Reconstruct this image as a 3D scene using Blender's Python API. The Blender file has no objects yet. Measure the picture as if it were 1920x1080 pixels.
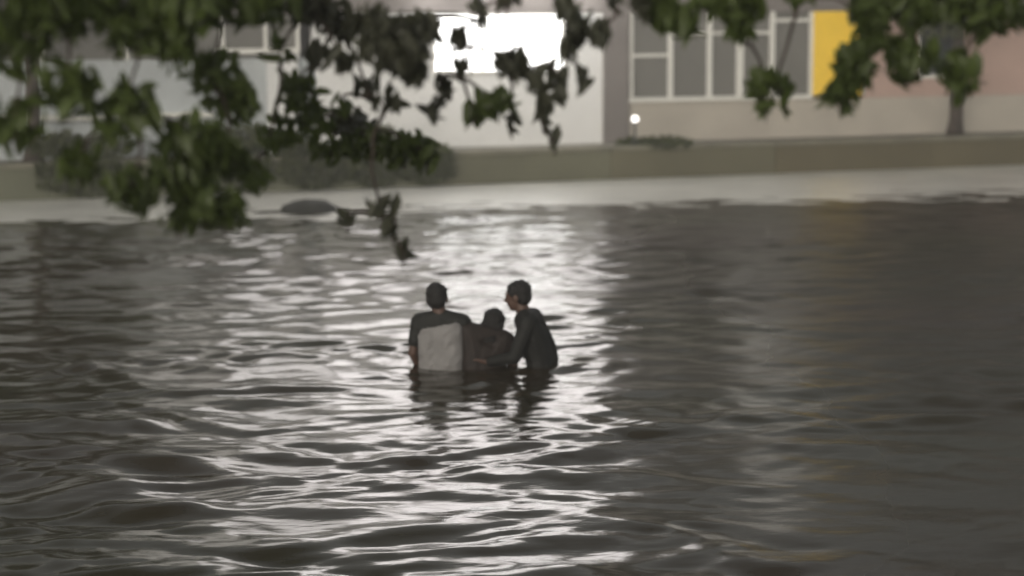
import bpy, bmesh, math, random
import numpy as np
from mathutils import Vector, Matrix, Euler, noise

random.seed(7); rng = np.random.default_rng(7)
R = math.radians
scene = bpy.context.scene
C = scene.collection

# ------------------------------------------------------------------ camera
CAM_H = 2.6                      # eye height above the water (water is z = 0)
FPX = 3360.0                     # focal length in pixels of a 1920 wide picture
PITCH = math.atan(479 / FPX)
ROLL = R(0.45)
cam = bpy.data.cameras.new('camera'); cam_o = bpy.data.objects.new('camera', cam); C.objects.link(cam_o)
cam.sensor_width = 36; cam.lens = 36 * FPX / 1920; cam.clip_start = 0.1; cam.clip_end = 600
cam_o.matrix_world = Matrix.Translation((0, 0, CAM_H)) @ Matrix.Rotation(math.pi / 2 - PITCH, 4, 'X') @ Matrix.Rotation(-ROLL, 4, 'Z')
cam.dof.use_dof = True; cam.dof.focus_distance = 9.6; cam.dof.aperture_fstop = 1.3
scene.camera = cam_o
scene.render.resolution_x = 1024; scene.render.resolution_y = 576

# ------------------------------------------------------------------ world and light
SUN_EL, SUN_AZ = R(9), R(200)
w = bpy.data.worlds.new('World'); scene.world = w; w.use_nodes = True
nt = w.node_tree; bg = nt.nodes['Background']
sky = nt.nodes.new('ShaderNodeTexSky'); sky.sky_type = 'NISHITA'; sky.sun_disc = False
sky.sun_elevation = SUN_EL; sky.sun_rotation = SUN_AZ; sky.dust_density = 4.0
hs = nt.nodes.new('ShaderNodeHueSaturation'); hs.inputs['Saturation'].default_value = 0.18
nt.links.new(sky.outputs[0], hs.inputs['Color']); 
tint = nt.nodes.new('ShaderNodeMix'); tint.data_type = 'RGBA'; tint.blend_type = 'MULTIPLY'; tint.inputs['Factor'].default_value = 1
tint.inputs[7].default_value = (1, .975, .92, 1)      # town glow under cloud, slightly warm
nt.links.new(hs.outputs[0], tint.inputs[6]); nt.links.new(tint.outputs[2], bg.inputs[0])
bg.inputs[1].default_value = 0.10
sl = bpy.data.lights.new('sun', 'SUN'); sl.energy = 0.12; sl.angle = R(25); sl.color = (1, .93, .84)
so = bpy.data.objects.new('sun', sl); C.objects.link(so)
sd = Vector((math.sin(SUN_AZ) * math.cos(SUN_EL), math.cos(SUN_AZ) * math.cos(SUN_EL), math.sin(SUN_EL)))
so.rotation_euler = sd.to_track_quat('Z', 'Y').to_euler()
scene.view_settings.view_transform = 'Standard'; scene.view_settings.look = 'None'
scene.view_settings.gamma = 1; scene.view_settings.exposure = 0.82

# ------------------------------------------------------------------ helpers
MW = cam_o.matrix_world.copy()
def ray(px, py):
    return (MW.to_3x3() @ Vector(((px - 960) / FPX, (540 - py) / FPX, -1))).normalized()
def ground(px, py, z=0.0):
    d = ray(px, py); t = (z - CAM_H) / d.z
    return Vector((0, 0, CAM_H)) + d * t
def at_depth(px, py, y):
    d = ray(px, py); return Vector((0, 0, CAM_H)) + d * (y / d.y)

def link(o, parent=None):
    C.objects.link(o)
    if parent: o.parent = parent
    return o
def tag(o, label=None, cat=None, group=None, kind=None):
    if label: o['label'] = label
    if cat: o['category'] = cat
    if group: o['group'] = group
    if kind: o['kind'] = kind
    return o
def empty(name, loc=(0, 0, 0), rz=0):
    o = bpy.data.objects.new(name, None); o.location = loc; o.rotation_euler = (0, 0, rz); o.empty_display_size = .2
    return link(o)
def mesh_obj(name, me, mat, parent=None, smooth=False):
    o = bpy.data.objects.new(name, me); link(o, parent)
    if mat: me.materials.append(mat)
    if smooth: me.shade_smooth()
    return o
def bm_obj(name, bm, mat, parent=None, smooth=False):
    me = bpy.data.meshes.new(name); bm.to_mesh(me); bm.free()
    return mesh_obj(name, me, mat, parent, smooth)
def add_box(bm, x0, x1, y0, y1, z0, z1, bev=0.0):
    vs = [bm.verts.new((x, y, z)) for x in (x0, x1) for y in (y0, y1) for z in (z0, z1)]
    fs = [(0, 1, 3, 2), (4, 6, 7, 5), (0, 4, 5, 1), (2, 3, 7, 6), (0, 2, 6, 4), (1, 5, 7, 3)]
    faces = [bm.faces.new([vs[i] for i in f]) for f in fs]
    if bev:
        es = list({e for f in faces for e in f.edges})
        bmesh.ops.bevel(bm, geom=es, offset=bev, segments=2, affect='EDGES', profile=.6)
def box(name, mat, parent, x0, x1, y0, y1, z0, z1, bev=0.0):
    bm = bmesh.new(); add_box(bm, x0, x1, y0, y1, z0, z1, bev)
    return bm_obj(name, bm, mat, parent)
def add_tube(bm, pts, rads, n=8):
    pts = [Vector(p) for p in pts]; rings = []
    for i, p in enumerate(pts):
        t = (pts[min(i + 1, len(pts) - 1)] - pts[max(i - 1, 0)]).normalized()
        a = t.orthogonal().normalized() if i == 0 else (a - t * a.dot(t)).normalized()
        b = t.cross(a)
        rings.append([bm.verts.new(p + (a * math.cos(k * 2 * math.pi / n) + b * math.sin(k * 2 * math.pi / n)) * rads[i]) for k in range(n)])
    for r0, r1 in zip(rings, rings[1:]):
        for k in range(n): bm.faces.new((r0[k], r0[(k + 1) % n], r1[(k + 1) % n], r1[k]))
    bm.faces.new(rings[0][::-1]); bm.faces.new(rings[-1])

# ------------------------------------------------------------------ materials
def mat(name, col, rough=.7, var=.15, scale=6.0, bump=.0, bscale=40.0, col2=None, spec=.4, emis=None, estr=0.0, metal=0.0):
    m = bpy.data.materials.new(name); m.use_nodes = True
    nt = m.node_tree; b = nt.nodes['Principled BSDF']
    tc = nt.nodes.new('ShaderNodeTexCoord')
    nz = nt.nodes.new('ShaderNodeTexNoise'); nz.inputs['Scale'].default_value = scale; nz.inputs['Detail'].default_value = 6
    nt.links.new(tc.outputs['Object'], nz.inputs['Vector'])
    rp = nt.nodes.new('ShaderNodeValToRGB')
    c2 = col2 if col2 else tuple(c * (1 - var) for c in col)
    c1 = col if col2 else tuple(min(1, c * (1 + var)) for c in col)
    rp.color_ramp.elements[0].position = .3; rp.color_ramp.elements[1].position = .7
    rp.color_ramp.elements[0].color = (*c2, 1); rp.color_ramp.elements[1].color = (*c1, 1)
    nt.links.new(nz.outputs['Fac'], rp.inputs['Fac']); nt.links.new(rp.outputs[0], b.inputs['Base Color'])
    b.inputs['Roughness'].default_value = rough; b.inputs['Specular IOR Level'].default_value = spec; b.inputs['Metallic'].default_value = metal
    if bump:
        n2 = nt.nodes.new('ShaderNodeTexNoise'); n2.inputs['Scale'].default_value = bscale; n2.inputs['Detail'].default_value = 5
        nt.links.new(tc.outputs['Object'], n2.inputs['Vector'])
        bp = nt.nodes.new('ShaderNodeBump'); bp.inputs['Strength'].default_value = bump; bp.inputs['Distance'].default_value = .02
        nt.links.new(n2.outputs['Fac'], bp.inputs['Height']); nt.links.new(bp.outputs[0], b.inputs['Normal'])
    if emis:
        b.inputs['Emission Color'].default_value = (*emis, 1); b.inputs['Emission Strength'].default_value = estr
    return m
M = {}
M['concrete'] = mat('concrete', (.29, .29, .245), .85, scale=.55, col2=(.15, .13, .08), bump=.5, bscale=18)
for k, t in enumerate((0, .33, .66, 1)):             # the stain on the wall goes from grey green to brown along its length
    c = [a_ + (b_ - a_) * t for a_, b_ in zip((.17, .175, .125), (.15, .13, .08))]
    M['concrete_%d' % k] = mat('stained_concrete', tuple(c), .85, scale=.6, col2=tuple(x * .72 for x in c), bump=.5, bscale=18)
M['coping'] = mat('coping', (.20, .19, .145), .85, .25, 2.0, .4, 25)
M['paving'] = mat('paving', (.20, .19, .16), .9, .2, 3, .3, 30)
M['earth'] = mat('earth', (.09, .075, .05), .95, .3, 2, .5, 20)
M['white_plaster'] = mat('white_plaster', (.82, .82, .81), .7, .06, 1.5, .15, 20)
M['beige_plaster'] = mat('beige_plaster', (.50, .46, .40), .8, .1, 1.2, .2, 20)
M['grey_plaster'] = mat('grey_plaster', (.22, .20, .19), .8, .12, 1.2, .2, 20)
M['darkened_wall'] = mat('darkened_wall', (.07, .065, .055), .8, .15, 1.2, .2, 20)  # for the unseen upper wall, dark so the water mirrors it dark
M['pink_plaster'] = mat('pink_plaster', (.50, .36, .31), .8, .1, 1.2, .2, 20)
M['blue_grey'] = mat('blue_grey_plaster', (.46, .49, .50), .8, .12, 1.2, .2, 20)
M['white_frame'] = mat('white_frame', (.82, .81, .76), .4, .04, 8)
M['glass'] = mat('grey_glass', (.20, .195, .18), .12, .12, .8, spec=.5)
M['dark_glass'] = mat('dark_glass', (.03, .035, .04), .08, .2, .8, spec=.5)
M['lit_white'] = mat('lit_white', (.8, .8, .8), .5, .03, 1, emis=(1, .99, .97), estr=2.0)
M['lit_upper'] = mat('lit_upper', (.8, .8, .8), .5, .03, 1, emis=(1, .945, .935), estr=2.2)
M['lit_dim'] = mat('lit_dim', (.8, .8, .8), .5, .03, 1, emis=(1, .95, .93), estr=1.35)
M['lit_side'] = mat('lit_side', (.8, .8, .8), .5, .03, 1, emis=(1, .95, .88), estr=.5)
M['lamp'] = mat('lamp_glass', (.9, .9, .9), .4, .02, 1, emis=(1, .96, .9), estr=1.6)
M['added_light'] = mat('added_light', (.9, .9, .9), .4, .02, 1, emis=(1, .98, .96), estr=12.0)  # glow of the added strips that brighten the white wall
M['yellow'] = mat('yellow_panel', (.84, .56, .06), .4, .05, 1.5, emis=(.9, .58, .04), estr=.10)  # faint glow put into the yellow, stands in for lamps lighting the wall
M['dark_metal'] = mat('dark_metal', (.05, .05, .05), .5, .2, 8)
M['roof'] = mat('roof', (.12, .12, .12), .9, .2, 2)
M['bark'] = mat('bark', (.07, .055, .045), .95, .35, 14, .8, 45)
M['rock'] = mat('rock', (.03, .03, .025), .8, .35, 6, .6, 22)
M['skin'] = mat('skin', (.11, .065, .048), .5, .1, 12, .05, 120)
M['hair'] = mat('hair', (.013, .011, .010), .55, .3, 60, .5, 160)
M['shirt_dark'] = mat('dark_shirt', (.015, .015, .013), .7, .25, 14, .35, 30)
M['shirt_pale'] = mat('pale_grey_cloth', (.27, .26, .255), .75, .08, 10, .35, 26)
M['shirt_maroon'] = mat('maroon_shirt', (.024, .016, .013), .7, .25, 14, .35, 30)
M['shirt_olive'] = mat('black_olive_shirt', (.012, .0115, .010), .7, .25, 14, .35, 30)
M['trousers'] = mat('trousers', (.03, .03, .035), .8, .2, 14, .2, 40)

def leaf_mat(name, c, trans=.25, rough=.45):
    m = mat(name, c, rough, .45, 1.8, spec=.35); nt = m.node_tree; b = nt.nodes['Principled BSDF']
    out = nt.nodes['Material Output']; tr = nt.nodes.new('ShaderNodeBsdfTranslucent'); mx = nt.nodes.new('ShaderNodeMixShader')
    tr.inputs[0].default_value = (c[0] * 1.5, c[1] * 1.6, c[2], 1); mx.inputs[0].default_value = trans
    nt.links.new(b.outputs[0], mx.inputs[1]); nt.links.new(tr.outputs[0], mx.inputs[2]); nt.links.new(mx.outputs[0], out.inputs[0])
    return m
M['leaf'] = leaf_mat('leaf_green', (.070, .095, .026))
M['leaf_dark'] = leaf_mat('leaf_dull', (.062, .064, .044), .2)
M['leaf_far'] = leaf_mat('leaf_far', (.07, .078, .032))

# water: murky brown flood water, glossy
m = bpy.data.materials.new('water'); m.use_nodes = True; nt = m.node_tree; b = nt.nodes['Principled BSDF']
tc = nt.nodes.new('ShaderNodeTexCoord'); mp = nt.nodes.new('ShaderNodeMapping'); mp.inputs['Scale'].default_value = (.5, 1, 1)
nt.links.new(tc.outputs['Object'], mp.inputs[0])
nz = nt.nodes.new('ShaderNodeTexNoise'); nz.inputs['Scale'].default_value = .35; nz.inputs['Detail'].default_value = 3
nt.links.new(mp.outputs[0], nz.inputs['Vector'])
rp = nt.nodes.new('ShaderNodeValToRGB'); rp.color_ramp.elements[0].position = .35; rp.color_ramp.elements[1].position = .65
rp.color_ramp.elements[0].color = (.027, .025, .007, 1); rp.color_ramp.elements[1].color = (.036, .024, .014, 1)
nt.links.new(nz.outputs['Fac'], rp.inputs[0]); nt.links.new(rp.outputs[0], b.inputs['Base Color'])
b.inputs['IOR'].default_value = 1.33
sx_ = nt.nodes.new('ShaderNodeSeparateXYZ'); nt.links.new(tc.outputs['Object'], sx_.inputs[0])      # a wind-ruffled stretch of water on the right
ad = nt.nodes.new('ShaderNodeMath'); ad.operation = 'MULTIPLY_ADD'; ad.inputs[1].default_value = 3.0; nt.links.new(nz.outputs['Fac'], ad.inputs[0]); nt.links.new(sx_.outputs[0], ad.inputs[2])
mr = nt.nodes.new('ShaderNodeMapRange'); mr.inputs['From Min'].default_value = 2.0; mr.inputs['From Max'].default_value = 4.6
mr.inputs['To Min'].default_value = .12; mr.inputs['To Max'].default_value = .38; nt.links.new(ad.outputs[0], mr.inputs['Value']); nt.links.new(mr.outputs[0], b.inputs['Roughness'])
n2 = nt.nodes.new('ShaderNodeTexNoise'); n2.inputs['Scale'].default_value = 9; n2.inputs['Detail'].default_value = 3
nt.links.new(mp.outputs[0], n2.inputs['Vector'])
bp = nt.nodes.new('ShaderNodeBump'); bp.inputs['Strength'].default_value = .35; bp.inputs['Distance'].default_value = .012
nt.links.new(n2.outputs['Fac'], bp.inputs['Height']); nt.links.new(bp.outputs[0], b.inputs['Normal'])
M['water'] = m

# ------------------------------------------------------------------ frame of the far bank
P0 = ground(860, 350); P1 = ground(1637, 322)
U = (P1 - P0).normalized(); YAW = math.atan2(U.y, U.x)
N = Vector((-U.y, U.x, 0))
def on_face(px, py, v=0.0):
    """pixel -> (u along the bank, z) on the upright plane v metres behind the bank face"""
    d = ray(px, py); o = Vector((0, 0, CAM_H)) - (P0 + N * v)
    t = -o.dot(N) / d.dot(N); p = o + d * t
    return p.dot(U), p.z + 0.0
BANK_H = on_face(1250, 272)[1]
TERR = 1.5                                           # terrace between the bank wall and the house
uz = lambda px, py: on_face(px, py, TERR)
fu = lambda px, py=150: uz(px, py)[0]
fz = lambda px, py: uz(px, py)[1]

# ------------------------------------------------------------------ the setting: bed, banks, water
bm = bmesh.new()
bed = [(-70, -60), (70, -60), (70, 6.3), (-70, 6.3)]
def strip(prof):                                     # profile along camera depth for the near side
    rows = []
    for y, z in prof:
        rows.append([bm.verts.new((x, y, z + (.04 * noise.noise(Vector((x * .3, y * .3, 1))) if z > -.9 else 0))) for x in np.linspace(-70, 70, 36)])
    for a, b_ in zip(rows, rows[1:]):
        for i in range(35): bm.faces.new((a[i], a[i + 1], b_[i + 1], b_[i]))
strip([(-60, .62), (-10, .62), (0, .60), (4.0, .55), (5.0, .3), (6.0, -.35), (7.0, -.95), (8.0, -1.0), (20, -1.0), (120, -1.0)])
tag(bm_obj('ground', bm, M['earth'], smooth=True), kind='structure')

far = empty('far_terrace', P0, YAW); C.objects.unlink(far); bpy.data.objects.remove(far)
bm = bmesh.new(); add_box(bm, -60, 60, .32, 80, -1.2, BANK_H - .03)
o = bm_obj('terrace', bm, M['paving']); o.location = P0; o.rotation_euler.z = YAW; tag(o, kind='structure')

# pale wet concrete apron, just awash, along the foot of the retaining wall
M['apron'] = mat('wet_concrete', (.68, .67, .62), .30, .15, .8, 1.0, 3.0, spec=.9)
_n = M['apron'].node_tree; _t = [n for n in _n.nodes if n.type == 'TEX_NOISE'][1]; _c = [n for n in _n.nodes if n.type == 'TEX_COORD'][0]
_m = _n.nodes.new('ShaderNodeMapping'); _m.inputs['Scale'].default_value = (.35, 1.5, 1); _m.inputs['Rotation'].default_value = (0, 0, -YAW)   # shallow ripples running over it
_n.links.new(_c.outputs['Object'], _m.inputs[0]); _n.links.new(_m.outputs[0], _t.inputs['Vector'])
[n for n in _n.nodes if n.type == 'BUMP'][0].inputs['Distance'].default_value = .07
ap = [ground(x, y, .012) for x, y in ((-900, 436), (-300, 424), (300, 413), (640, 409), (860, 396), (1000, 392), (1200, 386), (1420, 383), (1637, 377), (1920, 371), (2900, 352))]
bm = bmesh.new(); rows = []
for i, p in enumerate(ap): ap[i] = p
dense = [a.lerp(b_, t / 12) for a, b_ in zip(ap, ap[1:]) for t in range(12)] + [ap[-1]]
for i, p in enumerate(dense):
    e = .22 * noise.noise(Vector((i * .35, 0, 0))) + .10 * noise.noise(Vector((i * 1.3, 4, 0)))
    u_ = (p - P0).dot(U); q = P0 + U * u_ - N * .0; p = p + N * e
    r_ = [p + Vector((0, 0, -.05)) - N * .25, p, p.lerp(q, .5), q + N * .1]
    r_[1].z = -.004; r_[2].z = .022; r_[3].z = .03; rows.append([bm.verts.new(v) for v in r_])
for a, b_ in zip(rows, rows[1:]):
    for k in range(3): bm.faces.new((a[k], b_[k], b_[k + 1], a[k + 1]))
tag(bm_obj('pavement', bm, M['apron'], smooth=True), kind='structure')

# wave field
NR, NC = 760, 600
ys = 4.2 * (48 / 4.2) ** np.linspace(0, 1, NR); ts = np.linspace(-.72, .72, NC)
Y, T = np.meshgrid(ys, ts, indexing='ij'); X = T * (Y + 2.0)
Z = np.zeros_like(X)
def lump(seed, k):
    g = np.zeros_like(X); r = np.random.default_rng(seed)
    for _ in range(7):
        a = r.uniform(0, 2 * np.pi); kk = k * r.uniform(.5, 1.6)
        g += np.sin((X * np.cos(a) * .7 + Y * np.sin(a)) * kk + r.uniform(0, 6.28))
    return g / 2.6
patch = np.clip(.85 + .6 * lump(3, 1.1), .15, 1.9)
patch2 = np.clip(.85 + .5 * lump(9, 2.3), .15, 1.8)
wx = .12 * lump(21, 3.0); wy = .10 * lump(22, 3.4)
for i in range(88):
    lam = math.exp(rng.uniform(math.log(.18), math.log(1.3))) if i < 74 else rng.uniform(1.2, 3.2)
    ang = rng.normal(R(88), R(29)); k = 2 * math.pi / lam
    s = .0175 * (1.35 if .3 < lam < .85 else 1.0 if lam < .9 else .7 if lam < 1.2 else .25)
    ph = rng.uniform(0, 6.28)
    q = k * ((X + wx) * math.cos(ang) + (Y + wy) * math.sin(ang)) + ph
    Z += (patch if i % 2 else patch2) * s / k * (np.sin(q) + .18 * np.sin(2 * q + .5))
# rings of disturbed water where the three people stand
for cx, cy in ((-.57, 14.0), (-.2, 13.95), (.17, 14.05)):
    d = np.hypot(X - cx, Y - cy)
    Z += .005 * np.exp(-(d / .9) ** 2) * np.sin(d * 2 * np.pi / .28)
# the water calms towards the far bank
V_ = (X - P0.x) * N.x + (Y - P0.y) * N.y
Z *= np.clip(.25 + (-V_ - 1.5) / 6, .2, 1) * np.interp(Y, [9, 16], [1.15, .92])
co = np.stack([X, Y, Z], -1).reshape(-1, 3).astype(np.float32)
idx = np.arange(NR * NC).reshape(NR, NC)
q = np.stack([idx[:-1, :-1], idx[:-1, 1:], idx[1:, 1:], idx[1:, :-1]], -1).reshape(-1, 4).astype(np.int32)
me = bpy.data.meshes.new('water'); me.vertices.add(len(co)); me.vertices.foreach_set('co', co.ravel())
me.loops.add(q.size); me.loops.foreach_set('vertex_index', q.ravel())
me.polygons.add(len(q)); me.polygons.foreach_set('loop_start', np.arange(0, q.size, 4, dtype=np.int32))
me.update(calc_edges=True); me.validate()
tag(mesh_obj('water', me, M['water'], smooth=True), kind='structure')

# ------------------------------------------------------------------ retaining wall along the far bank
rw = empty('retaining_wall', P0 + Vector((0, 0, 0)), YAW)
tag(rw, 'long low stained concrete retaining wall at the far edge of the water', 'wall')
u = -26.0; k = 0
while u < 26:
    L = 3.2
    box('wall_panel', M['concrete_%d' % max(0, min(3, int((u + 4.2) / 3.2)))], rw, u + .003, u + L - .003, 0 + .006 * (k % 3), .3, -1.15, BANK_H - .075, .012)
    box('coping_stone', M['coping'], rw, u + .006, u + L - .006, -.035, .36, BANK_H - .073, BANK_H, .015)
    u += L; k += 1

# ------------------------------------------------------------------ the house across the water (local x = along bank, y = into house, z = up)
hb = empty('shop_building', P0 + N * TERR, YAW)
tag(hb, 'white and grey building with a glowing shop window and yellow panel across the water', 'building')
zb = BANK_H - .03
uA, uB, uC = fu(300), fu(590), fu(811)               # left bay | white wall | glowing opening starts
uD, uE, uF = fu(1062), fu(1130), fu(1178)            # opening ends | grey pilaster | windows start
uG, uH, uI = fu(1520), fu(1612), fu(1652)
uL, uR = fu(-420), fu(2250)
zs = fz(1300, 190)                                   # sill underside of the window row
zt = fz(960, 24)                                     # top of the glowing opening
zo = fz(960, 132)                                    # bottom of the glowing opening
zh = zt + .42; zTOP = 7.4
B = lambda n, m_, *a, **k: box(n, M[m_], hb, *a, **k)
# core behind everything and the upper storey
B('back_wall', 'grey_plaster', uL, uR, 1.2, 1.45, zb, zTOP)
B('upper_wall', 'darkened_wall', uE, uR, 0, .25, zh + .004, zTOP)  # out of view, darkened to keep its reflection in the water dark
B('upper_wall', 'white_plaster', fu(380), uE - .003, .02, .25, zh + .004, zTOP)
B('upper_wall', 'blue_grey', uL, fu(380) - .003, .01, .25, zh + .004, zTOP)
B('side_wall', 'grey_plaster', uL - .25, uL - .003, 0, 7, zb, zTOP)
B('side_wall', 'grey_plaster', uR + .003, uR + .25, 0, 7, zb, zTOP)
rf = B('roof', 'roof', uL - .5, uR + .5, -.35, 7.3, zTOP + .003, zTOP + .16, bev=.02)
box('roof_edge', M['white_frame'], rf, uL - .52, uR + .52, -.41, -.353, zTOP - .05, zTOP + .2)
# lintel and canopy over the shop front
B('lintel', 'grey_plaster', uL, uR, -.03, .25, zt + .003, zh)
cnp = B('canopy', 'grey_plaster', uC - .6, uE + .15, -.75, -.063, zt + .50, zt + .64, bev=.015)
for t in (.14, .38, .62, .86):
    uu = (uC - .6) + t * (uE - uC + .75)
    box('added_wall_light', M['added_light'], cnp, uu - .28, uu + .28, -.52, -.30, zt + .47, zt + .499, .008)  # added light strip above the view, washes the white wall
# white wall with the glowing opening
B('white_wall', 'white_plaster', uB, uE - .003, 0, .25, zb, zo - .05)
B('white_wall', 'white_plaster', uB, uC - .003, 0, .25, zo - .047, zt)
B('white_wall', 'white_plaster', uD + .003, uE - .003, 0, .25, zo - .047, zt)
lw = B('lit_window', 'white_frame', uC, uD, -.02, .10, zo - .047, zo)
for a, b_ in ((uC, uC + .05), (fu(905) - .02, fu(905) + .02), (uD - .05, uD)):
    box('frame_post', M['white_frame'], lw, a, b_, -.015, .09, zo + .002, zt)
box('frame_head', M['white_frame'], lw, uC + .052, uD - .052, -.012, .08, zt - .03, zt - .001)
box('pane', M['lit_white'], lw, uC + .051, fu(905) - .021, .03, .045, zo + .002, zt - .032)
box('pane', M['lit_white'], lw, fu(905) + .021, uD - .051, .03, .045, zo + .002, zt - .032)
B('pilaster', 'grey_plaster', uE, uF - .03, -.10, .25, zb, zt)
# window row over a beige wall
B('lower_wall', 'beige_plaster', uF - .027, uR, 0, .25, zb, zs)
B('sill', 'white_frame', uF - .05, uG + .02, -.07, .12, zs + .003, zs + .085, bev=.008)
edges = [fu(1183), fu(1257), fu(1330), fu(1387), fu(1447), fu(1520)]
wid = [.07, .085, .085, .13, .09, .08]
z1 = zs + .088
for i in range(5):
    a, b_ = edges[i], edges[i + 1]
    wn = box('window', M['white_frame'], hb, a - wid[i] / 2, a + wid[i] / 2, -.03, .07, z1, zt)       # its left post
    tr = fz(1220, 104) if i == 0 else fz(1480, 38) if i == 4 else fz(1350, 62)
    x0, x1 = a + wid[i] / 2 + .002, b_ - wid[i + 1] / 2 - .002
    box('transom', M['white_frame'], wn, x0, x1, -.02, .06, tr - .028, tr + .028)
    box('pane', M['glass'], wn, x0, x1, .03, .045, z1, tr - .03)
    box('pane', M['glass'], wn, x0, x1, .03, .045, tr + .03, zt)
B('window_post', 'white_frame', edges[5] - .03, edges[5] + .03, -.03, .07, z1, zt)
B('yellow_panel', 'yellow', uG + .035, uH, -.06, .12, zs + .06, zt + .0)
B('panel_edge', 'white_frame', uH + .003, uH + .06, -.05, .12, zs + .06, zt)
B('end_wall', 'pink_plaster', uH + .063, uR, 0, .25, zs + .004, zt)
for px in (1760, 1980):                              # dim windows beyond the yellow panel
    a = fu(px); wn = box('window', M['white_frame'], hb, a - .52, a + .52, -.05, -.003, zs + .35, zs + .43)
    box('pane', M['dark_glass'], wn, a - .45, a + .45, -.03, -.004, zs + .434, zt - .1)
    for s in (-1, 1): box('frame_post', M['white_frame'], wn, a + s * .485 - .035, a + s * .485 + .035, -.04, -.003, zs + .432, zt - .1)
# left bay: blue grey wall, white ledge, glass
zl = fz(480, 96)
B('left_wall', 'blue_grey', uL, uB - .003, 0, .25, zb, zl - .12)
B('ledge', 'white_frame', fu(405), fu(560), -.16, .2, zl - .045, zl + .045, bev=.01)
B('ledge', 'white_frame', fu(-100), fu(398), -.12, .2, fz(340, 215) - .05, fz(340, 215) + .04, bev=.01)
for px in (-250, -90, 80, 240, 330, 420, 500, 560):
    a = fu(px); wn = box('window', M['white_frame'], hb, a - .03, a + .03, -.02, .07, zl - .117, zt)
for p0, p1 in zip((-250, -90, 80, 240, 330, 420, 500), (-90, 80, 240, 330, 420, 500, 560)):
    box('pane', M['glass'], hb, fu(p0) + .032, fu(p1) - .032, .03, .045, zl - .117, zt)
B('pale_column', 'white_plaster', fu(500), fu(556), -.14, .0, zb, zl - .05)
# upper storey: the lit rooms whose light lies on the water
zw0, zw1 = zh + .12, zh + 3.3
def upper_window(a, b_, m_):
    wn = B('window', 'white_frame', a, b_, -.06, .016, zw0 - .06, zw0)
    box('pane', M[m_], wn, a + .05, b_ - .05, -.02, -.005, zw0 + .002, zw1 - .05)
    for x in (a, (a + b_) / 2 - .03, b_ - .05): box('frame_post', M['white_frame'], wn, x, x + (.05 if x != (a + b_) / 2 - .03 else .06), -.05, .014, zw0 + .002, zw1 - .05)
    box('frame_head', M['white_frame'], wn, a, b_, -.055, .015, zw1 - .048, zw1)
span = uE - fu(390)
for i in range(4):
    a = fu(390) + span * (i + .03) / 4; upper_window(a, a + span / 4 * .95, 'lit_upper' if i else 'lit_dim')
upper_window(fu(1405), fu(1495), 'lit_side')
upper_window(fu(225), fu(372), 'lit_side')
for px in (1235, 1620, 1800, 2000, -100, 90): upper_window(fu(px) - .5, fu(px) + .5, 'dark_glass')

# ------------------------------------------------------------------ small things on the terrace
pg = ground(1195, 262, BANK_H); gl = empty('garden_lamp', P0 + U * on_face(1198, 262)[0] + N * .18 + Vector((0, 0, BANK_H)), YAW)
tag(gl, 'small white globe lamp on a dark post on the far bank', 'lamp')
bm = bmesh.new(); add_tube(bm, [(0, 0, 0), (0, 0, .03), (0, 0, .031), (0, 0, .40)], [.07, .065, .022, .018], 12); bm_obj('post', bm, M['dark_metal'], gl, True)
bm = bmesh.new(); bmesh.ops.create_uvsphere(bm, u_segments=20, v_segments=12, radius=.062, matrix=Matrix.Translation((0, 0, .462))); bm_obj('globe', bm, M['lamp'], gl, True)
bm = bmesh.new(); add_tube(bm, [(0, 0, .37), (0, 0, .40), (0, 0, .415)], [.03, .055, .05], 12); bm_obj('collar', bm, M['dark_metal'], gl, True)

pr = ground(580, 397); bm = bmesh.new(); bmesh.ops.create_icosphere(bm, subdivisions=4, radius=1)
for v in bm.verts:
    n = v.co.normalized(); d = 1 + .10 * noise.noise(n * 1.7) + .04 * noise.noise(n * 5)
    v.co = Vector((n.x * .42 * d, n.y * .5 * d, n.z * (.19 if n.z > 0 else 1.05) * d))
o = bm_obj('rock', bm, M['rock'], smooth=True); o.location = pr; tag(o, 'dark rounded hump breaking the bright water below the bushes', 'rock')

# ------------------------------------------------------------------ foliage
class Leaves:
    def __init__(s): s.v = []; s.f = []
    def add(s, p, d, side, L, W, fold=.25, curl=.2):
        d = d.normalized(); side = (side - d * side.dot(d)).normalized(); nrm = d.cross(side); b0 = len(s.v)
        s.v += [p, p + d * L * .3 + side * W * .45 + nrm * W * fold, p + d * L * .3 - nrm * 0, p + d * L * .3 - side * W * .45 + nrm * W * fold,
                p + d * L * .68 + side * W * .38 + nrm * (W * fold - L * curl * .4), p + d * L * .68 - nrm * L * curl * .4, p + d * L * .68 - side * W * .38 + nrm * (W * fold - L * curl * .4),
                p + d * L * .97 - nrm * L * curl]
        s.f += [(b0, b0 + 2, b0 + 1), (b0, b0 + 3, b0 + 2), (b0 + 1, b0 + 2, b0 + 5, b0 + 4), (b0 + 2, b0 + 3, b0 + 6, b0 + 5), (b0 + 4, b0 + 5, b0 + 7), (b0 + 5, b0 + 6, b0 + 7)]
    def obj(s, name, m_, parent):
        me = bpy.data.meshes.new(name); me.from_pydata([tuple(v) for v in s.v], [], s.f); me.update()
        return mesh_obj(name, me, m_, parent, True)
def rv(): return Vector((random.gauss(0, 1), random.gauss(0, 1), random.gauss(0, 1))).normalized()

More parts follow.
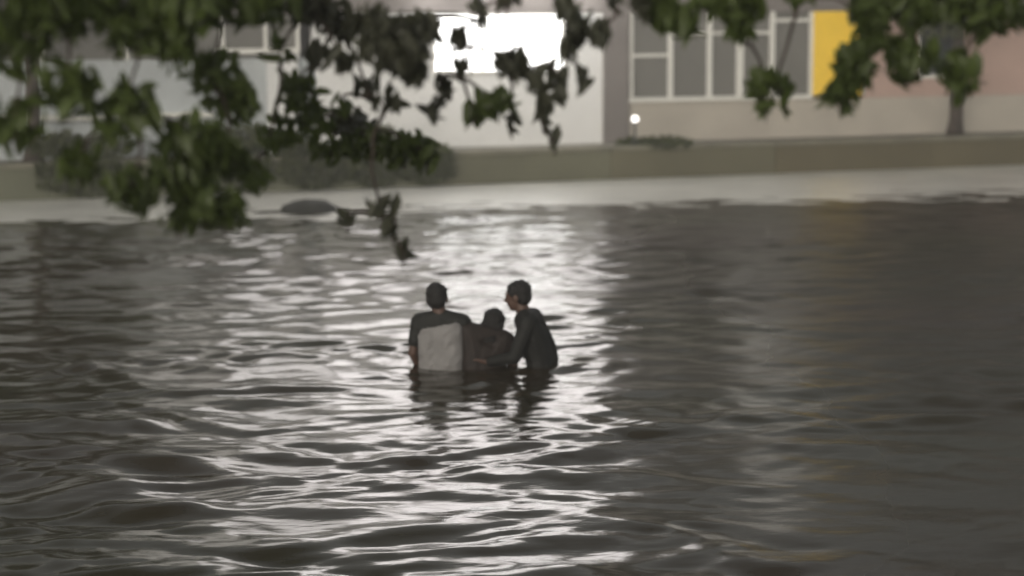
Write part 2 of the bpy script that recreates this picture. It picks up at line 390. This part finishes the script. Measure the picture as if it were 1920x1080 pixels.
# --- the near tree: trunk stands on the near bank left of the view, its branches hang across the top
tb = Vector((-2.55, 4.1, .5))
nt_ = empty('overhanging_tree', tb); tag(nt_, 'near tree whose drooping dark green branches hang over the water', 'tree')
loc = lambda p: Vector(p) - tb
bm = bmesh.new()
add_tube(bm, [loc(p) for p in ((-2.55, 4.1, .45), (-2.53, 4.12, .8), (-2.45, 4.2, 1.6), (-2.5, 4.3, 2.5), (-2.35, 4.4, 3.3), (-2.2, 4.5, 4.2), (-2.25, 4.6, 5.2))], [.24, .18, .155, .14, .12, .08, .03], 14)
bm_obj('trunk', bm, M['bark'], nt_, True)
limbs = [
    [(-2.45, 4.35, 2.7), (-2.0, 4.7, 3.1), (-1.4, 5.0, 3.25), (-.6, 5.15, 3.22), (.2, 5.25, 3.2), (1.0, 5.3, 3.12), (1.7, 5.3, 2.95), (2.3, 5.3, 2.75)],
    [(-2.4, 4.35, 3.1), (-1.9, 5.2, 3.3), (-1.2, 5.9, 3.25), (-.5, 6.3, 3.2), (.1, 6.5, 3.1)],
    [(-2.45, 4.25, 2.2), (-2.05, 4.7, 3.05), (-1.6, 5.1, 3.2), (-1.15, 5.4, 3.15), (-.8, 5.6, 3.0)],
]
for L in limbs:
    bm = bmesh.new(); n = len(L)
    add_tube(bm, [loc(p) for p in L], [.075 * (1 - i / n) + .012 for i in range(n)], 9); bm_obj('limb', bm, M['bark'], nt_, True)
limb_pts = [Vector(a).lerp(Vector(b_), t) for L in limbs for a, b_ in zip(L, L[1:]) for t in (0, .25, .5, .75)]

# clumps: px, py, half width px, half height px, depth m, leaves, dull?
clumps = [
 # dense left mass
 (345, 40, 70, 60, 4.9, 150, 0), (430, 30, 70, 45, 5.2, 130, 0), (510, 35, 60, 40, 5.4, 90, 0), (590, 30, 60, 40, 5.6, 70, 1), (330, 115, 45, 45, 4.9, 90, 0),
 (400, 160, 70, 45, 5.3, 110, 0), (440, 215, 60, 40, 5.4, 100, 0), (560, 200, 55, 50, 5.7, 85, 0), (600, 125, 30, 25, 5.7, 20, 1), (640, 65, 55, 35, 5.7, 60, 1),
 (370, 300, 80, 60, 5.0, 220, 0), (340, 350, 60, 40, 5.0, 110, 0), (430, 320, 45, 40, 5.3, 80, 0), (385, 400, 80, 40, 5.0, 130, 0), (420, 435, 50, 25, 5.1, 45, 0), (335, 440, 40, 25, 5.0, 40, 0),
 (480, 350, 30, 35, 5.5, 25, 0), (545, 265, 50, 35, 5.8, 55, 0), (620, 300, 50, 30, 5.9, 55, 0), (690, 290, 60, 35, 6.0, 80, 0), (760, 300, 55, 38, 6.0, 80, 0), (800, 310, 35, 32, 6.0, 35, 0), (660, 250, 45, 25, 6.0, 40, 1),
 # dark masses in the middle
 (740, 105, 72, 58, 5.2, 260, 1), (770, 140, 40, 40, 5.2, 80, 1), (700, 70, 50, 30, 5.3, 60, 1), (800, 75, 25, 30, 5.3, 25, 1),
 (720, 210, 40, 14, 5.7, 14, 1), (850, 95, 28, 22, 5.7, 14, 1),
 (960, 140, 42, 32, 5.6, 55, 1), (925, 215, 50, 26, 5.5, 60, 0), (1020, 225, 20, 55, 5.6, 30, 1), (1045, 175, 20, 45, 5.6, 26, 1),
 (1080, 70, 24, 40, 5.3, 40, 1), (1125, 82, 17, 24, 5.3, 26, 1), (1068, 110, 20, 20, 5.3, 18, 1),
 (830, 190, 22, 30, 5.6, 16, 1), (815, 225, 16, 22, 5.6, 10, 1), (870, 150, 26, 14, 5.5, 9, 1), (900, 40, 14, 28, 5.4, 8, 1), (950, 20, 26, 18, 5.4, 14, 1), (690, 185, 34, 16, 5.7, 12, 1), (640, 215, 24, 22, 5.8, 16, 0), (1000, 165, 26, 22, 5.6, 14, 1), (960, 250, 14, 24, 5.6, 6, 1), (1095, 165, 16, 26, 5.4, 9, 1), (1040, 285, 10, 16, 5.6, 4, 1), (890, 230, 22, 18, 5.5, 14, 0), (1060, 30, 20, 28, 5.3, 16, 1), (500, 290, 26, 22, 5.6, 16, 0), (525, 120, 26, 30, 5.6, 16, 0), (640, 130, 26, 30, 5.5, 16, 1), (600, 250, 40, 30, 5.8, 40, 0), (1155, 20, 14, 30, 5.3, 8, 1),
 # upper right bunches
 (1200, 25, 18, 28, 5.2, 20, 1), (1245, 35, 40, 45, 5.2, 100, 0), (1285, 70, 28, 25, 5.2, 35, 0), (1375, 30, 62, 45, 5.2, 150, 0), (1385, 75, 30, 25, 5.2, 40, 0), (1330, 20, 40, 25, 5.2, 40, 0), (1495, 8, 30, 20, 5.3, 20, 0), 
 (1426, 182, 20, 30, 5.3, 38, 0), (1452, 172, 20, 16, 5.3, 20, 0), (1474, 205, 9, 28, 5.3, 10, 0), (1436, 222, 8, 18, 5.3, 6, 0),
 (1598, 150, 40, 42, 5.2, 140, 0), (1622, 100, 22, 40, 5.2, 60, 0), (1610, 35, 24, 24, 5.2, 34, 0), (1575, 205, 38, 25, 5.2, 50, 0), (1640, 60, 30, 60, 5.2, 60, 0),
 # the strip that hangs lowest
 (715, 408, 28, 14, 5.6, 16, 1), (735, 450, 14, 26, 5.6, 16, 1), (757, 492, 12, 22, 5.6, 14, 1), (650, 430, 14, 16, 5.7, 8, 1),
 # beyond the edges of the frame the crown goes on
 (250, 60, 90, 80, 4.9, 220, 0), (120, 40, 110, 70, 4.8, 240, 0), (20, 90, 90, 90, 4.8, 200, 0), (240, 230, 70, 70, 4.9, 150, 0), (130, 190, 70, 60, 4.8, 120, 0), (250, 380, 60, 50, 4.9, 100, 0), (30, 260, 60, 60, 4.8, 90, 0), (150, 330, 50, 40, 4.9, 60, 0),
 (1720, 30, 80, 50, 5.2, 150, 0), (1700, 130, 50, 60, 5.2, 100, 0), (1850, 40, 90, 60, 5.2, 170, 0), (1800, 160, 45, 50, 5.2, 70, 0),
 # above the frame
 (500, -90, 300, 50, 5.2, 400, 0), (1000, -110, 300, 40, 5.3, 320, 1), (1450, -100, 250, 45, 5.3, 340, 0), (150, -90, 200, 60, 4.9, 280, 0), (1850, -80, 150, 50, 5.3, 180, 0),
]
LG, LD = Leaves(), Leaves(); twb = bmesh.new(); single = []
clumps.sort(key=lambda c: c[1]); cent = []
for (px, py, rx, ry, dep, n, dull) in clumps:
    c = at_depth(px, py, dep); sx, sz = rx / FPX * dep, ry / FPX * dep; sy = max(.10, min(.25, sx))
    a = min(limb_pts + [p for p in cent if p.z > c.z + .03], key=lambda p: (p - c).xy.length + .6 * abs(p.z - c.z) + (2 if p.z < c.z else 0))
    cent.append(c); top = c + Vector((0, 0, sz * .8)); mid = a.lerp(top, .5) + Vector((random.uniform(-.05, .05), 0, .04))
    if py > -60:
        add_tube(twb, [loc(a), loc(a.lerp(mid, .6)), loc(mid.lerp(top, .35)), loc(mid.lerp(top, .7)), loc(top), loc(c), loc(c - Vector((0, 0, sz * .5)))], [.008, .006, .005, .0045, .004, .003, .002], 5)
    sx *= .9; sz *= .9
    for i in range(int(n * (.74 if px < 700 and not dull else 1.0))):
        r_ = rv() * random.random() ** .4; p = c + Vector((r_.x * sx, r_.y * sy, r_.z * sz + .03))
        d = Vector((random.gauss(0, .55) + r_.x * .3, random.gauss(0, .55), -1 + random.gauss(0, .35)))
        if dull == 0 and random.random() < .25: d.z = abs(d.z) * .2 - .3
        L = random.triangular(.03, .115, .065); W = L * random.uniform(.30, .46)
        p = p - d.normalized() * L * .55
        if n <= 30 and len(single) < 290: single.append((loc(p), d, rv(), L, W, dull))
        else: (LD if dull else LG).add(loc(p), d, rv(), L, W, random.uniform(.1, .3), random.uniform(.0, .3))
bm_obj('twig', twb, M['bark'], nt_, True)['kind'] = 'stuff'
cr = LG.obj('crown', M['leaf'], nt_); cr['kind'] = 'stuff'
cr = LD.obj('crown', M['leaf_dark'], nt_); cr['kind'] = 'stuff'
protos = []
for k in range(6):
    l = Leaves(); l.add(Vector((0, 0, 0)), Vector((0, 0, -1)), Vector((1, 0, 0)), 1, .40, .12 + .03 * k, .05 * k)
    me = bpy.data.meshes.new('leaf'); me.from_pydata([tuple(v) for v in l.v], [], l.f); me.shade_smooth()
    me.materials.append(M['leaf_dark'] if k % 2 else M['leaf']); protos.append(me)
for (p, d, s, L, W, dull) in single:
    me = protos[random.choice((1, 3, 5)) if dull else random.choice((0, 2, 4))]
    o = bpy.data.objects.new('leaf', me); link(o, nt_); z = -d.normalized(); x = (s - z * s.dot(z)).normalized(); y = z.cross(x)
    mm = Matrix((x, y, z)).transposed().to_4x4(); o.matrix_local = Matrix.Translation(p) @ mm @ Matrix.Diagonal((L, L, L, 1))

# --- shrubs along the far bank
def shrub(px0, px1, py_top, v, label, seed, trail=620):
    random.seed(seed); u0, zt_ = on_face((px0 + px1) / 2, py_top, v); half = (on_face(px1, 300, v)[0] - on_face(px0, 300, v)[0]) / 2
    base = P0 + U * u0 + N * v + Vector((0, 0, BANK_H - .03)); H = zt_ - BANK_H
    s = empty('bush', base, YAW); tag(s, label, 'bush', 'bushes along the far bank')
    l = Leaves(); bm = bmesh.new()
    for k in range(9):
        tip = Vector((random.uniform(-.7, .7) * half, random.uniform(-.5, .3), H * random.uniform(.5, .9)))
        add_tube(bm, [(tip.x * .1, 0, -.02), tip * .5 + Vector((0, 0, .05)), tip], [.02, .014, .005], 6)
        for i in range(170):
            r_ = rv() * random.random() ** .45; p = tip + Vector((r_.x * half * .45, r_.y * .35, r_.z * H * .38 - H * .12))
            p.z = max(p.z, -.1 if p.y < -v * 1.1 else .02)
            L = random.uniform(.06, .12); l.add(p, r_ + Vector((0, 0, -.3)) + rv() * .5, rv(), L, L * .5)
    for i in range(trail):                           # leaves that trail over the coping
        x = random.uniform(-1, 1) * half; p = Vector((x, -v - random.uniform(.02, .16), random.uniform(-.52, .12) * (1 - abs(x / half) * .4)))
        L = random.uniform(.06, .12); l.add(p, Vector((random.gauss(0, .4), -.3, -1)), rv(), L, L * .5)
    bm_obj('stem', bm, M['bark'], s, True); f = l.obj('foliage', M['leaf_far'], s); f['kind'] = 'stuff'
shrub(510, 640, 262, .35, 'grey green bush on the far bank behind the dark hump', 11)
shrub(630, 745, 240, .38, 'olive bush between the two other bushes on the far bank', 12)
shrub(735, 835, 272, .36, 'low dark bush at the end of the white wall', 13)
shrub(1160, 1285, 259, .50, 'low spreading tuft beside the globe lamp', 14, 0)
shrub(330, 500, 230, .40, 'wide leafy bush on the far bank under the white ledge', 15)
shrub(60, 240, 250, .40, 'broad bush on the far bank left of the ledge', 16)

# --- trees on the terrace, at both ends of the house
def far_tree(px, v, H, spread, label, seed):
    random.seed(seed); u0 = on_face(px, 250, v)[0]; base = P0 + U * u0 + N * v + Vector((0, 0, BANK_H - .04))
    t = empty('bank_tree', base, YAW); tag(t, label, 'tree', 'trees on the far bank')
    bm = bmesh.new(); add_tube(bm, [(0, 0, 0), (.02, 0, .3), (.05, .02, H * .25), (-.03, .0, H * .45), (.04, -.02, H * .7), (0, 0, H * .9)], [.19, .13, .115, .10, .06, .02], 12); bm_obj('trunk', bm, M['bark'], t, True)
    l = Leaves()
    for k in range(26):
        a = random.uniform(0, 6.28); z0 = random.uniform(.35, .8) * H; rr = spread * random.uniform(.35, 1) * (1 - .5 * abs(z0 / H - .6))
        tip = Vector((math.cos(a) * rr, math.sin(a) * rr * .8, z0 + random.uniform(-.1, .8)))
        bm = bmesh.new(); add_tube(bm, [(0, 0, z0 - .4), tip * .5 + Vector((0, 0, z0 * .5 - .1)), tip], [.045, .03, .008], 6); bm_obj('limb', bm, M['bark'], t, True)
        for i in range(330):
            r_ = rv() * random.random() ** .45; p = tip + Vector((r_.x * .75, r_.y * .7, r_.z * .55))
            L = random.uniform(.09, .17); l.add(p, r_ * .6 + Vector((0, 0, -.5)) + rv() * .6, rv(), L, L * .45)
    f = l.obj('crown', M['leaf_far'], t); f['kind'] = 'stuff'
far_tree(1790, .75, 6.6, 1.9, 'tree on the far bank beyond the yellow panel', 31)
far_tree(60, .75, 6.2, 2.0, 'tree on the far bank at the end of the blue grey wall', 32)

# ------------------------------------------------------------------ people
def capsule(bm, a, ra, b_, rb, n=10):
    a, b_ = Vector(a), Vector(b_); t = bmesh.new()
    for p, r_ in ((a, ra), (b_, rb)): bmesh.ops.create_uvsphere(t, u_segments=n, v_segments=max(6, n - 2), radius=r_, matrix=Matrix.Translation(p))
    h = bmesh.ops.convex_hull(t, input=t.verts); junk = [g for g in h['geom_interior'] if isinstance(g, bmesh.types.BMVert)]
    bmesh.ops.delete(t, geom=junk, context='VERTS'); me = bpy.data.meshes.new('t'); t.to_mesh(me); t.free(); bm.from_mesh(me); bpy.data.meshes.remove(me)
def blob(bm, c, r, rot=(0, 0, 0), n=16):
    bmesh.ops.create_uvsphere(bm, u_segments=n, v_segments=n - 4, radius=1, matrix=Matrix.Translation(c) @ Euler(rot).to_matrix().to_4x4() @ Matrix.Diagonal((*r, 1)))
def fuse(name, bm, m_, parent, vox=.008, smooth=4):
    me = bpy.data.meshes.new(name); bm.to_mesh(me); bm.free(); o = bpy.data.objects.new(name, me); C.objects.link(o)
    r_ = o.modifiers.new('r', 'REMESH'); r_.mode = 'VOXEL'; r_.voxel_size = vox
    s = o.modifiers.new('s', 'SMOOTH'); s.iterations = smooth; s.factor = .5
    dg = bpy.context.evaluated_depsgraph_get(); me2 = bpy.data.meshes.new_from_object(o.evaluated_get(dg)); me2.name = name
    bpy.data.objects.remove(o); return mesh_obj(name, me2, m_, parent, True)
def hand(bm, w_, d, side, thumb):
    d = Vector(d).normalized(); side = Vector(side); side = (side - d * side.dot(d)).normalized(); nn = d.cross(side)
    k = w_ + d * .085
    for s in (-.028, -.009, .01, .028): capsule(bm, w_ + side * s * .5 + d * .01, .015, k + side * s, .013, 8)
    for s, L in ((-.032, .058), (-.011, .072), (.011, .078), (.032, .07)):
        a = k + side * s; b_ = a + d * L * .55 + nn * .008; capsule(bm, a, .0095, b_, .0085, 8); capsule(bm, b_, .0085, b_ + d * L * .4 + nn * .022, .0075, 8)
    a = w_ + d * .03 + side * thumb * .028; b_ = a + side * thumb * .03 + d * .035; capsule(bm, a, .013, b_, .0105, 8); capsule(bm, b_, .0105, b_ + d * .03 + side * thumb * .006, .009, 8)

def person(name, loc, rz, J, label, shirt_m, hair_len, sleeve=.62):
    """J: joints in metres, feet at z = 0, facing local +Y."""
    p = empty(name, loc, rz); tag(p, label, 'person'); V = {k: Vector(v) for k, v in J.items()}
    hc, up, fw = V['head'], V['up'].normalized(), V['look'].normalized(); fw = (fw - up * fw.dot(up)).normalized(); rt = fw.cross(up)
    HM = Matrix((rt, fw, up)).transposed(); he = HM.to_euler(); hp = lambda x, y, z: hc + rt * x + fw * y + up * z
    bm = bmesh.new()
    blob(bm, hp(0, -.008, .025), (.076, .096, .092), he); blob(bm, hp(0, .018, -.035), (.060, .072, .078), he)
    blob(bm, hp(0, .052, -.088), (.030, .028, .026), he)                                           # chin
    capsule(bm, hp(0, .088, .012), .009, hp(0, .106, -.028), .014, 8)                                # nose
    for s in (-1, 1):
        blob(bm, hp(s * .078, -.005, -.008), (.012, .022, .034), he, 10); blob(bm, hp(s * .016, .094, -.03), (.010, .010, .009), he, 8)
        blob(bm, hp(s * .032, .084, .026), (.022, .010, .007), he, 8); blob(bm, hp(s * .031, .080, .004), (.013, .010, .009), he, 8)   # brow, eye
    blob(bm, hp(0, .084, -.056), (.024, .010, .006), he, 8); blob(bm, hp(0, .082, -.067), (.020, .010, .007), he, 8)               # lips
    capsule(bm, V['neck'], .058, hp(0, -.012, -.06), .052)
    def torso(bm, e):
        w_, c_, nk = V['waist'], V['chest'], V['neck']; x = (V['shR'] - V['shL']).normalized()
        for s in (-1, 1):
            capsule(bm, V['pelvis'] + x * s * .075, .095 + e, w_ + x * s * .065, .088 + e); capsule(bm, w_ + x * s * .065, .088 + e, c_ + x * s * .08, .098 + e)
            if s > 0: capsule(bm, w_, .09 + e, c_, .10 + e); capsule(bm, c_, .10 + e, nk - Vector((0, 0, .06)), .07 + e); capsule(bm, V['shL'].lerp(V['shR'], .2), .062 + e, V['shL'].lerp(V['shR'], .8), .062 + e)
            sh = V['shR'] if s > 0 else V['shL']; capsule(bm, c_ + x * s * .08, .098 + e, sh - x * s * .035, .066 + e); capsule(bm, sh - x * s * .01, .058 + e, nk - Vector((0, 0, .01)), .048 + e)
    torso(bm, 0)
    for s in 'LR':
        capsule(bm, V['sh' + s], .054, V['el' + s], .040); capsule(bm, V['el' + s], .039, V['wr' + s], .027)
        hand(bm, V['wr' + s], V['wr' + s] - V['el' + s], V.get('hs' + s, fw), 1)
        capsule(bm, V['hip' + s], .090, V['kn' + s], .056); capsule(bm, V['kn' + s], .055, V['an' + s], .038)
        a = V['an' + s]; f = Vector((0, 1, 0)); capsule(bm, Vector((a.x, a.y - .03, .036)), .036, Vector((a.x, a.y + .13, .028)), .028); capsule(bm, a, .038, Vector((a.x, a.y, .04)), .036)
    fuse('body', bm, M['skin'], p, .0075, 3)
    bm = bmesh.new(); torso(bm, .014)
    for s in 'LR': capsule(bm, V['sh' + s], .070, V['sh' + s].lerp(V['el' + s], min(1, sleeve)), .060 if sleeve < 1 else .053)
    if sleeve >= 1:
        for s in 'LR': capsule(bm, V['el' + s], .053, V['el' + s].lerp(V['wr' + s], .9), .040)
    fuse('shirt', bm, shirt_m, p, .010, 4)
    bm = bmesh.new()
    for s in 'LR': capsule(bm, V['hip' + s], .108, V['kn' + s], .075); capsule(bm, V['kn' + s], .075, V['kn' + s].lerp(V['an' + s], .8), .06)
    capsule(bm, V['hipL'], .112, V['hipR'], .112); fuse('trousers', bm, M['trousers'], p, .012, 4)
    bm = bmesh.new(); blob(bm, hp(0, -.020, .036), (.086, .100, .092), he); blob(bm, hp(0, -.045, -.005), (.080, .070, .075), he)
    for k in range(26):
        a = random.uniform(0, 6.28); e = random.uniform(.15, 1.4); r_ = Vector((math.cos(a) * math.cos(e) * .082, math.sin(a) * math.cos(e) * .096 - .02, .036 + math.sin(e) * .088)); blob(bm, hp(*r_), (.016, .016, .012), he, 8)
    if hair_len:
        for k in range(9):
            s = (k - 4) / 4; a = hp(s * .07, -.05 + .02 * abs(s), -.01); capsule(bm, a, .032, a + (V['neck'] - hc) * hair_len * random.uniform(.9, 1.1) - fw * .045 + rt * s * .02, .016, 8)
    fuse('hair', bm, M['hair'], p, .006, 3)
    return p, V

def stand(lean=(0, 0), **k):
    J = dict(hipL=(-.095, 0, .86), hipR=(.095, 0, .86), knL=(-.12, .03, .47), knR=(.12, .06, .47), anL=(-.13, -.02, .085), anR=(.13, .03, .085), pelvis=(0, 0, .90), waist=(0, .0, 1.04), chest=(0, .0, 1.20),
             neck=(0, -.01, 1.405), head=(0, .012, 1.53), up=(0, .05, 1), look=(0, 1, -.1), shL=(-.175, 0, 1.345), shR=(.175, 0, 1.345),
             elL=(-.235, .01, 1.07), elR=(.235, .05, 1.07), wrL=(-.22, .12, .85), wrR=(.24, .2, .88))
    J.update(k); return J
bed_z = -1.0
pl = ground(828, 685); pm = ground(915, 687); pr_ = ground(1003, 684)
a, V = person('person', (pl.x, pl.y, bed_z), R(-8), stand(elR=(.27, .06, 1.12), wrR=(.36, .26, 1.02), elL=(-.225, -.02, 1.10), wrL=(-.17, .10, .90), head=(-.03, .012, 1.53), up=(-.05, .05, 1)),
       'wading person seen from behind in dark top with pale grey panel across the back', M['shirt_dark'], 0)
# pale panel across the back of the shirt: the back of the torso, offset and cut to shape
bm = bmesh.new(); x = (V['shR'] - V['shL']).normalized()
for t in (-.085, 0, .085): capsule(bm, V['pelvis'] + x * t * .95 - Vector((0, .012, .05)), .114, V['chest'] + x * t * .95 - Vector((0, .018, -.09)), .112, 14)
tmp = fuse('back_panel', bm, M['shirt_pale'], a, .012, 8); bm = bmesh.new(); bm.from_mesh(tmp.data)
kill = [f for f in bm.faces if (lambda c: c.y > .02 or c.z < .86 or abs((c.x - .012) / .182) ** 7 + max(0, (c.z - 1.06) / (.275 + .18 * c.x)) ** 7 > 1)(f.calc_center_median())]
bmesh.ops.delete(bm, geom=kill, context='FACES')
for v in bm.verts: v.co.y -= .014 * noise.noise(Vector((v.co.x * 11 + v.co.z * 5, 3, v.co.z * 9))) + .010 * noise.noise(Vector((v.co.x * 25 - v.co.z * 12, 7, v.co.z * 16))) + .010
bmesh.ops.solidify(bm, geom=bm.faces[:], thickness=.012); bm.to_mesh(tmp.data); bm.free(); tmp.data.shade_smooth()
tmp['label'] = 'pale grey cloth panel across the back'

# middle one, bowed and leaning to the right, held by the other two
person('person', (pm.x, pm.y, bed_z), R(0), stand(
    hipL=(-.12, -.05, .72), hipR=(.06, -.03, .72), knL=(-.15, .16, .42), knR=(.08, .18, .42), pelvis=(-.03, -.05, .76), waist=(-.04, -.02, .92), chest=(-.03, .04, 1.09),
    neck=(.01, .10, 1.235), head=(.050, .16, 1.305), up=(.22, .38, 1), look=(.45, 1, -.35), shL=(-.175, .02, 1.285), shR=(.15, .07, 1.195),
    elL=(-.25, .16, 1.08), elR=(.20, .05, .99), wrL=(-.2, .34, 1.0), wrR=(.27, .16, .95)),
    'bowed person with dark hair leaning between the two others', M['shirt_maroon'], 1.5)
# right one, in profile, turned to the middle one
person('person', (pr_.x, pr_.y, bed_z), R(80), stand(
    pelvis=(0, -.06, .90), waist=(0, -.04, 1.05), chest=(0, .01, 1.22), neck=(0, .085, 1.41), head=(0, .135, 1.545), up=(0, .12, 1), look=(.1, 1, -.25),
    shL=(-.15, .03, 1.36), shR=(.15, .03, 1.36), elR=(.19, -.09, 1.12), wrR=(.18, -.15, .90), elL=(-.25, .12, 1.10), wrL=(-.20, .34, 1.05)),
    'person in dark clothes in profile, turned towards the bowed person', M['shirt_olive'], 0, 1.0)

# ------------------------------------------------------------------ thin mist volume, added to soften the view and lift the darks
m = bpy.data.materials.new('mist'); m.use_nodes = True; nt = m.node_tree; nt.nodes.remove(nt.nodes['Principled BSDF'])
pv = nt.nodes.new('ShaderNodeVolumePrincipled'); pv.inputs['Density'].default_value = .006; pv.inputs['Color'].default_value = (.9, .9, .88, 1); pv.inputs['Anisotropy'].default_value = .3
nt.links.new(pv.outputs[0], nt.nodes['Material Output'].inputs['Volume'])
bm = bmesh.new(); add_box(bm, -150, 150, -70, 130, -2.5, 11); hz = bm_obj('haze', bm, m); tag(hz, kind='stuff')
